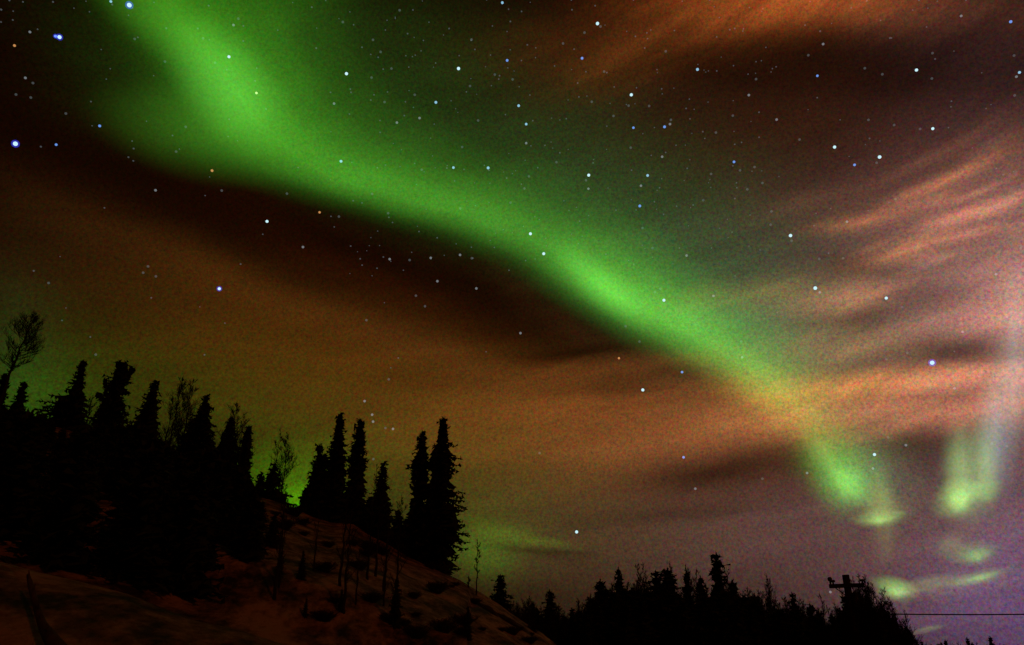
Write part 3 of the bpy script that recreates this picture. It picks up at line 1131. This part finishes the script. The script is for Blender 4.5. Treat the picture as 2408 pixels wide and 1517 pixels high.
# ------------------------------------------------------------------ bare trees
def bare_meshes(h, rg, spread=0.22, lean=0.0, levels=3, nb=16, start=0.25, thick=1.0, up=0.75, twig=0.015, stems=1, curve=0.0):
    tr, br = MB(), MB()
    for s in range(stems):
        off = (s - (stems - 1) / 2) * 0.14 * h * spread * 3
        hh = h * (1 if s == 0 else rg.uniform(0.8, 0.95))
        n = 12
        pts = []
        for i in range(n + 1):
            u = i / n
            pts.append(Vector((off * u ** 0.7 + lean * u * hh + curve * hh * math.sin(u * math.pi) + rg.uniform(-1, 1) * 0.008 * hh, rg.uniform(-1, 1) * 0.01 * hh, hh * u)))
        rb = (0.008 * hh + 0.03) * thick
        rad = [max(rb * (1 - i / n), 0.012) for i in range(n + 1)]
        tr.tube(pts, rad, 6)

        def grow(p, d, L, r, lev):
            m_ = 4
            q = [p]
            dd = d.copy()
            for i in range(m_):
                dd = (dd + Vector((rg.uniform(-.18, .18), rg.uniform(-.18, .18), rg.uniform(0, .22)))).normalized()
                q.append(q[-1] + dd * (L / m_))
            br.tube(q, [max(r * (1 - 0.8 * i / m_), 0.0065) for i in range(m_ + 1)], 3)
            if lev > 0:
                for _ in range(6 if lev > 1 else 7):
                    i = rg.randint(1, m_)
                    a = rg.uniform(0, 6.28)
                    nd_ = (dd + Vector((math.cos(a), math.sin(a), rg.uniform(-0.1, 0.6))) * 0.75).normalized()
                    grow(q[i], nd_, L * rg.uniform(0.4, 0.65), r * 0.55, lev - 1)
        for k_ in range(nb):
            u = start + (0.97 - start) * (k_ + rg.random()) / nb
            i = min(int(u * n), n - 1)
            p_ = pts[i].lerp(pts[i + 1], u * n - i)
            a = rg.uniform(0, 6.28)
            env = (math.sin(math.pi * min(1, (u - start) / (1.03 - start)) ** 0.8) * 0.9 + 0.15) * (1.15 - 0.6 * u)
            L = hh * spread * env * rg.uniform(0.7, 1.2)
            d = Vector((math.cos(a), math.sin(a), up * rg.uniform(0.6, 1.6))).normalized()
            grow(p_, d, L, max(twig, rad[i] * 0.45), levels - 1)
    return tr.mesh('trunk', M_TWIG, True), br.mesh('branches', M_TWIG)


def bare_tree(tip, D, label, seed, group='bare trees among the spruces on the hill', name='bare_tree', base_px=None, **k):
    rg = random.Random(seed)
    top, z0 = base_on_ray(tip[0], tip[1], D)
    if base_px is not None:
        q = at(base_px, tip[1], D)
        bx, by = q.x, q.y
        z0 = zt(bx, by)
        lean_m = (top - Vector((bx, by, top.z))).length * (1 if top.x > bx else -1)
    else:
        bx, by, lean_m = top.x, top.y, 0.0
    h = top.z - z0
    me = bare_meshes(h, rg, lean=lean_m / h, **k)
    o = empty(name, (bx, by, z0 - 0.1), label, 'bare tree', group)
    link('trunk', me[0], o)
    link('branches', me[1], o)
    o.rotation_euler.z = -math.atan2(bx, by)
    return o


bare_tree((82, 735), 55, 'tall leaning bare tree with fine twigs at the far left', 21, base_px=56, nb=62, spread=0.19, start=0.42, thick=1.5, curve=-0.012, up=0.35)
bare_tree((219, 925), 57, 'small bare tree right of the ragged spruce', 22, nb=20, spread=0.18, start=0.2)
bare_tree((430, 880), 58, 'bare tree left of a close bare pair behind the broad spruce', 23, nb=46, spread=0.17, start=0.15)
bare_tree((455, 888), 59, 'bare tree right of a close bare pair behind the broad spruce', 24, nb=46, spread=0.17, start=0.15)
bare_tree((410, 925), 58, 'shorter bare tree between the slim spruce and the bare pair', 25, nb=18, spread=0.17, start=0.15)
bare_tree((559, 940), 58, 'bare tree over the rounded spruce at the end of the left stand', 26, nb=40, spread=0.18, start=0.15)
bare_tree((575, 965), 59, 'lower bare tree beside the narrow spruce of the left stand', 27, nb=20, spread=0.17, start=0.15)
bare_tree((661, 1003), 56, 'thin bare tree left of two above the bushy short spruce', 28, nb=18, spread=0.13, start=0.15)
bare_tree((680, 1014), 56, 'thin bare tree right of two above the bushy short spruce', 29, nb=40, spread=0.18, start=0.15)
bare_tree((888, 1085), 55, 'faint bare tree beside the lone medium spruce', 30, nb=16, spread=0.12, start=0.2)
bare_tree((945, 1160), 53, 'small bare tree left of the tallest spruce pair', 31, nb=14, spread=0.16, start=0.15)
bare_tree((1123, 1262), 47, 'thin bare sapling standing alone right of the tallest spruce', 32, nb=12, spread=0.12, start=0.3, thick=0.8)
bare_tree((1102, 1350), 48, 'low bare bush at the foot of the tallest spruce', 33, nb=12, spread=0.25, start=0.05)

# ------------------------------------------------------------------ dark crowded trees on the slope at left
rg = random.Random(5)
slope_me = []
for i in range(4):
    h = 4.2
    slope_me.append(spruce_meshes('s', h, [(0, .02, .02), (.12, .22, .2), (.35, .55, .6), (.7, 1.0, .95), (1, 1.25, 1.2)], random.Random(50 + i),
                                  leaf=0.3, step=0.34, dens=0.8, core=0.7))
SKYL = [(-200, 940), (0, 950), (60, 965), (90, 992), (130, 998), (200, 985), (300, 990), (400, 1060), (470, 1050), (560, 1100), (620, 1180), (700, 1240), (3000, 1400)]
cnt = 0
tries = 0
spots = []
while cnt < 135 and tries < 20000:
    tries += 1
    px = rg.uniform(-160, 690)
    D = rg.uniform(20, 56)
    p_ = at(px, 1200, D)
    z0 = zt(p_.x, p_.y)
    lim = at(px, float(np.interp(px, [q[0] for q in SKYL], [q[1] for q in SKYL])), D).z
    s = min((lim - z0) / 4.2, rg.uniform(0.6, 1.25))
    if s < 0.24:
        continue
    if px > 430 and D < 50 and rg.random() < (px - 430) / 270:
        continue
    if any((p_.x - a) ** 2 + (p_.y - b) ** 2 < 1.5 for a, b in spots):
        continue
    spots.append((p_.x, p_.y))
    place_tree('spruce_tree', slope_me[cnt % 4], (p_.x, p_.y, z0 - 0.1), 'dark spruce crowded into the black stand on the left slope', 'spruce tree',
               'crowded dark spruces on the left slope', rg.uniform(0, 6.28), s * 1.35, s)
    cnt += 1

# single trees and shrubs standing out on the open snow slope
OPEN = [((928, 1352), 38, 1476, 'small dark spruce in the middle of the open snow slope'), ((1099, 1420), 33, 1500, 'small dark spruce low on the slope near its right edge'),
        ((707, 1290), 43, 1370, 'small dark spruce on the upper open slope at left'), ((716, 1400), 33, 1460, 'low dark spruce at the bottom left of the open slope'),
        ((655, 1290), 42, 1360, 'dark spruce where the black stand meets the open slope'), ((800, 1380), 36, 1440, 'small spruce low on the slope, left of the middle one')]
for i, (tip, D, by, label) in enumerate(OPEN):
    b = None
    # find the distance at which the slope is seen at by
    for D in np.arange(16, 52, 0.25):
        q = at(tip[0], by, D)
        if zt(q.x, q.y) >= q.z:
            break
    q = at(tip[0], by, D)
    z0 = zt(q.x, q.y)
    h = at(tip[0], tip[1], D).z - z0
    s = h / 4.2
    place_tree('spruce_tree', slope_me[i % 4], (q.x, q.y, z0 - 0.05), label, 'spruce tree', 'small spruces on the open snow slope', i * 1.1, s * 0.8, s)


def shrub_mesh(rg, n=90, h=0.6, w=0.62):
    m = MB()
    for _ in range(n):
        a = rg.uniform(0, 6.28)
        q = rg.uniform(0.1, 1) * w
        d = Vector((math.cos(a) * q, math.sin(a) * q, h * rg.uniform(0.5, 1.0)))
        p0 = Vector((math.cos(a) * q * 0.3, math.sin(a) * q * 0.3, 0))
        mid = p0 + (d - p0) * 0.5 + Vector((rg.uniform(-.06, .06), rg.uniform(-.06, .06), 0.05))
        m.tube([p0, mid, d], [0.02, 0.014, 0.008], 3)
        for _ in range(6):
            t_ = p0.lerp(d, rg.uniform(0.4, 1))
            e_ = t_ + Vector((rg.uniform(-.2, .2), rg.uniform(-.2, .2), rg.uniform(0, .22)))
            m.tube([t_, e_], [0.01, 0.004], 3)
    return m.mesh('stems', M_SHRUB)


shr = [shrub_mesh(random.Random(90 + i)) for i in range(3)]


def slope_hit(px, py):
    for D in np.arange(10, 58, 0.2):
        q = at(px, py, D)
        if zt(q.x, q.y) >= q.z:
            return q, D
    return at(px, py, 50), 50


SHR = [(689, 1214, 1.0, 'dark shrub just below the crest left of the first twin spruce'), (670, 1246, .8, 'round dark shrub below another on the upper slope'),
       (866, 1298, .9, 'left of two small shrubs under the crest below the twin spruces'), (898, 1303, .7, 'right of two small shrubs under the crest below the twin spruces'),
       (1025, 1394, .8, 'small shrub on the slope under the tallest spruce pair'), (1013, 1338, .6, 'little shrub on the crest line left of the tallest spruce'),
       (1037, 1342, .8, 'dark shrub on the crest in front of the tallest spruce')]
for i, (x, y, s, label) in enumerate(SHR):
    q, D = slope_hit(x, y)
    o = empty('shrub', (q.x, q.y, zt(q.x, q.y) - 0.03), label, 'shrub', 'shrubs dotted over the snow slope')
    link('stems', shr[i % 3], o)
    o.scale = (s * 1.3, s * 1.3, s * 0.9)
    o.rotation_euler.z = i
rg = random.Random(31)
for i in range(34):
    x, y = rg.uniform(640, 1260), 0
    yc = float(np.interp(x, [q[0] for q in CREST], [q[1] for q in CREST]))
    y = rg.uniform(yc + 6, min(1515, yc + 260))
    if y > 1515:
        continue
    q, D = slope_hit(x, y)
    s = rg.uniform(0.2, 0.6)
    o = empty('shrub', (q.x, q.y, zt(q.x, q.y) - 0.03), 'small low shrub poking through the snow of the slope', 'shrub', 'scattered low shrubs on the snow slope')
    link('stems', shr[i % 3], o)
    o.scale = (s * 1.4, s * 1.4, s)
    o.rotation_euler.z = i

rg = random.Random(41)
sap = [bare_meshes(3.2, random.Random(80 + i), spread=0.2, nb=12, start=0.15, levels=2, up=1.3) for i in range(3)]
for i in range(11):
    x = rg.uniform(600, 960)
    yc = float(np.interp(x, [q[0] for q in CREST], [q[1] for q in CREST]))
    y = rg.uniform(yc + 90, min(1505, yc + 250))
    q, D = slope_hit(x, y)
    o = empty('bare_sapling', (q.x, q.y, zt(q.x, q.y) - 0.05), 'thin dark bare sapling among others on the snow slope', 'bare tree', 'thin bare saplings on the snow slope')
    link('trunk', sap[i % 3][0], o)
    link('branches', sap[i % 3][1], o)
    k_ = rg.uniform(0.5, 1.0)
    o.scale = (k_, k_, k_)
    o.rotation_euler.z = i

# bare rocks along the right shoulder of the hill


def rock(px, py, lx, ly, lz, rot, label, seed):
    q, D = slope_hit(px, py)
    rg = random.Random(seed)
    bm = bmesh.new()
    bmesh.ops.create_icosphere(bm, subdivisions=3, radius=1.0)
    for v in bm.verts:
        n_ = 0.16 * math.sin(v.co.x * 5 + seed) * math.cos(v.co.y * 4 + seed) + rg.uniform(-.06, .06)
        v.co *= 1 + n_
        v.co = Vector((v.co.x * lx, v.co.y * ly, v.co.z * lz))
    me = bpy.data.meshes.new('rock')
    bm.to_mesh(me)
    bm.free()
    me.materials.append(M_ROCK)
    o = link('rock', me)
    o.location = (q.x, q.y, zt(q.x, q.y))
    o.rotation_euler = (0, rot, 0)
    tag(o, label, 'rock', 'dark rocks on the right shoulder of the hill')


rock(1146, 1436, 0.62, 0.5, 0.2, 0.5, 'flat dark rock higher of two on the right shoulder of the hill', 1)
rock(1200, 1466, 0.95, 0.6, 0.2, 0.5, 'long dark rock lower of two on the right shoulder of the hill', 2)

# ------------------------------------------------------------------ curved trunk on the near bank
tr = MB()
D = 11.0
path = [(66, 1352, 5), (72, 1375, 9), (84, 1420, 10), (98, 1465, 13), (118, 1500, 20), (150, 1545, 26), (185, 1600, 30)]
pp = spline([(*at(a, b, 12.2 - 0.02 * (b - 1350) * 0.5), w * 0.5 * 12 / F * 1.15) for a, b, w in path], 30)
tr.tube([Vector(q[:3]) for q in pp], [q[3] for q in pp], 9)
root = Vector(pp[-1][:3])
ct = empty('leaning_trunk', (0, 0, 0), 'curved bare dark trunk leaning over the near snow bank at lower left', 'tree trunk')
tr.build('trunk', M_BARK, ct, True)
st = MB()
rg = random.Random(3)
for k_ in range(5):
    q = Vector(pp[4 + 4 * k_][:3])
    st.tube([q, q + Vector((rg.uniform(-.1, .1), rg.uniform(-.1, .1), 0.14))], [0.018, 0.008], 4)
st.build('stub', M_BARK, ct)

# ------------------------------------------------------------------ distant treeline at right
rg = random.Random(8)
far_sp = [spruce_meshes('f', 9.0, [(0, .03, .03), (.1, .35, .33), (.3, .8, .75), (.6, 1.2, 1.25), (1, 1.5, 1.6)], random.Random(60 + i), leaf=0.42, step=0.42,
                        dens=0.8, core=0.7) for i in range(4)]
far_bare = [bare_meshes(9.0, random.Random(70 + i), spread=0.14, nb=44, start=0.10, stems=2 + i % 2, up=1.1) for i in range(4)]


def far_tree(px, py, D, bare, label, group, wide=1.0, i=0):
    p_ = at(px, py, D)
    z0 = zt(p_.x, p_.y)
    s = (p_.z - z0) / 9.0
    me = (far_bare if bare else far_sp)[i % 4]
    o = empty('bare_tree' if bare else 'spruce_tree', (p_.x, p_.y, z0 - 0.05), label, 'bare tree' if bare else 'spruce tree', group)
    link('trunk', me[0], o)
    link('branches' if bare else 'crown', me[1], o)
    o.scale = (s * wide, s * wide, s)
    o.rotation_euler.z = rg.uniform(0, 6.28)


FARN = [
    (1177, 1349, 74, 0, 1.3, 'small pointed spruce just beyond the right shoulder of the hill'),
    (1293, 1386, 80, 0, 1.1, 'small pointed spruce in the low dip of the treeline'),
    (1411, 1362, 84, 0, 1.0, 'spruce at the left shoulder of the distant treeline'),
    (1454, 1332, 86, 0, 0.6, 'thin spire spruce near the left end of the treeline'),
    (1542, 1340, 84, 0, 1.1, 'left of two spruces side by side in the treeline'),
    (1569, 1334, 84, 0, 1.1, 'right of two spruces side by side in the treeline'),
    (1613, 1340, 88, 0, 0.6, 'slim spruce left of the tallest one in the treeline'),
    (1646, 1352, 86, 0, 0.7, 'slim spruce just left of the tallest pointed one'),
    (1683, 1297, 80, 0, 0.82, 'tallest pointed spruce of the distant treeline'),
    (1487, 1320, 88, 1, 0.9, 'bare tree right of the thin spire spruce'),
    (1504, 1320, 90, 1, 0.8, 'bare tree left of the two spruces side by side'),
    (1562, 1318, 92, 1, 0.8, 'bare tree behind the two spruces side by side'),
    (1615, 1325, 90, 1, 0.8, 'thin bare tree above a slim spruce in the treeline'),
    (1644, 1332, 92, 1, 0.9, 'bare tree just left of the tallest pointed spruce'),
    (1713, 1332, 86, 1, 1.0, 'bare tree just right of the tallest pointed spruce'),
    (1801, 1348, 84, 1, 0.9, 'tall thin bare tree midway between tallest spruce and pole'),
    (1862, 1391, 80, 0, 0.7, 'small spruce left of the utility pole'),
    (1923, 1392, 76, 1, 0.9, 'bare tree just left of the utility pole'),
    (2022, 1348, 62, 1, 1.0, 'bare tree directly right of the utility pole'),
    (2045, 1352, 66, 1, 1.0, 'bushy bare tree second right of the utility pole'),
    (2070, 1376, 62, 1, 0.9, 'dark bare tree third right of the utility pole'),
    (2099, 1410, 64, 1, 1.0, 'bare tree sloping down to the power line'),
    (2122, 1430, 62, 1, 1.0, 'bare tree at the right end of the tall brush'),
    (2140, 1468, 60, 1, 1.0, 'lowest bare tree at the right end of the tall brush'),
    (1982, 1378, 55, 1, 0.9, 'bare brush just in front of the utility pole'),
    (2012, 1366, 54, 1, 0.9, 'bare brush in front of the pole, a little to its right'),
    (2008, 1347, 53, 1, 1.0, 'tallest brush top just right of the pole head'),
    (2032, 1360, 53, 1, 1.0, 'brush leaning beside the right arm of the pole'),
    (1998, 1352, 63, 1, 0.8, 'bare tree rising behind the top of the utility pole'),
]
for i, (px, py, D, b, w, label) in enumerate(FARN):
    far_tree(px, py, D, b, label, 'trees of the distant treeline', w if b else w * 1.35, i)
TOPL = [(1160, 1375), (1200, 1410), (1240, 1400), (1290, 1412), (1340, 1425), (1380, 1400), (1410, 1380), (1450, 1365), (1520, 1360), (1600, 1375), (1680, 1375), (1720, 1360),
        (1780, 1380), (1850, 1405), (1900, 1415), (1950, 1425), (1975, 1400), (2060, 1400), (2090, 1425), (2120, 1460), (2150, 1500)]
for i in range(130):
    px = 1165 + (2135 - 1165) * (i + rg.random()) / 130
    py = float(np.interp(px, [q[0] for q in TOPL], [q[1] for q in TOPL])) + rg.uniform(-6, 26)
    D = rg.uniform(68, 100) if px < 1850 else rg.uniform(58, 80)
    b = (rg.random() < 0.82)
    far_tree(px, py, D, b, 'bare brushy tree in the dark mass of the distant treeline' if b else 'dark spruce in the dense mass of the distant treeline',
             'crowded bare trees of the distant treeline' if b else 'crowded spruces of the distant treeline', rg.uniform(1.0, 1.5), i)
for i in range(90):
    px = rg.uniform(1210, 2100)
    py = float(np.interp(px, [q[0] for q in TOPL], [q[1] for q in TOPL])) + rg.uniform(18, 60)
    far_tree(px, min(py, 1500), rg.uniform(55, 66), False, 'low dark spruce at the front foot of the distant treeline', 'low spruces along the foot of the treeline', 1.6, i)
for i, (px, py) in enumerate([(2166, 1506), (2190, 1512), (2222, 1503), (2236, 1510), (2273, 1497), (2300, 1507), (2327, 1495), (2345, 1510), (2205, 1512), (2255, 1512), (2152, 1500), (2178, 1508), (2212, 1509), (2246, 1508), (2286, 1510), (2315, 1511), (2360, 1514), (2390, 1515)]):
    far_tree(px, py, 120, i % 2 == 1, 'tiny far treetop at the bottom edge right of the brush', 'tiny treetops at the bottom right edge', 0.9, i)

# ------------------------------------------------------------------ utility pole and line
D = 57.0
pb = at(1992, 1375, D)
kk = D / math.hypot(ray(1992, 1375).x, ray(1992, 1375).y) / F
zbase = zt(pb.x, pb.y)
az = math.atan2(pb.x, pb.y)
up = empty('utility_pole', (pb.x, pb.y, zbase), 'dark utility pole with crossarm rising out of the brush at right', 'utility pole')
up.rotation_euler.z = -az
ht = at(1992, 1352, D).z - zbase
hx = at(1992, 1378, D).z - zbase
pm = MB()
pm.tube([Vector((0, 0, -0.3)), Vector((0, 0, ht * 0.5)), Vector((0, 0, ht))], [0.26, 0.24, 0.22], 12)
pm.build('pole', M_WOOD, up, True)
cm = MB()
cm.box((-0.03, -0.22, hx), 78 * kk, 0.16, 0.24)
cm.build('crossarm', M_WOOD, up)
bm_ = MB()
for s in (-1, 1):
    bm_.tube([Vector((s * 0.75, -0.22, hx - 0.08)), Vector((0, -0.2, hx - 0.75))], [0.03, 0.03], 6)
bm_.build('brace', M_METAL, up)
for xx, hh in ((-36, 0.42), (-30, 0.24), (34, 0.22)):
    im = MB()
    c_ = Vector((xx * kk, -0.22, hx + 0.13))
    im.tube([c_, c_ + Vector((0, 0, hh * 0.4)), c_ + Vector((0, 0, hh * 0.45)), c_ + Vector((0, 0, hh * 0.8)), c_ + Vector((0, 0, hh))], [0.06, 0.06, 0.13, 0.15, 0.09], 10)
    im.build('insulator', M_METAL, up)
tm = MB()
c_ = Vector((0.42, -0.1, hx - 0.9))
tm.tube([c_ + Vector((0, 0, -0.55)), c_ + Vector((0, 0, -0.5)), c_ + Vector((0, 0, 0.42)), c_ + Vector((0, 0, 0.5))], [0.24, 0.3, 0.3, 0.18], 16)
tm.build('transformer', M_METAL, up)
# slim spruce growing right against the pole
far_tree(2000, 1392, 58.5, False, 'slim dark spruce growing against the utility pole', 'trees of the distant treeline', 0.9, 1)

ln = MB()
p0 = at(1996, 1443, D)
p1 = at(3300, 1404, 60)
pts = []
for i in range(41):
    u = i / 40
    q = p0.lerp(p1, u)
    q.z -= 0.35 * math.sin(math.pi * u) 
    pts.append(q)
ln.tube(pts, [0.035] * 41, 6)
lo = ln.build('power_line', M_CABLE)
tag(lo, 'single dark overhead power line running right from the brush', 'power line')
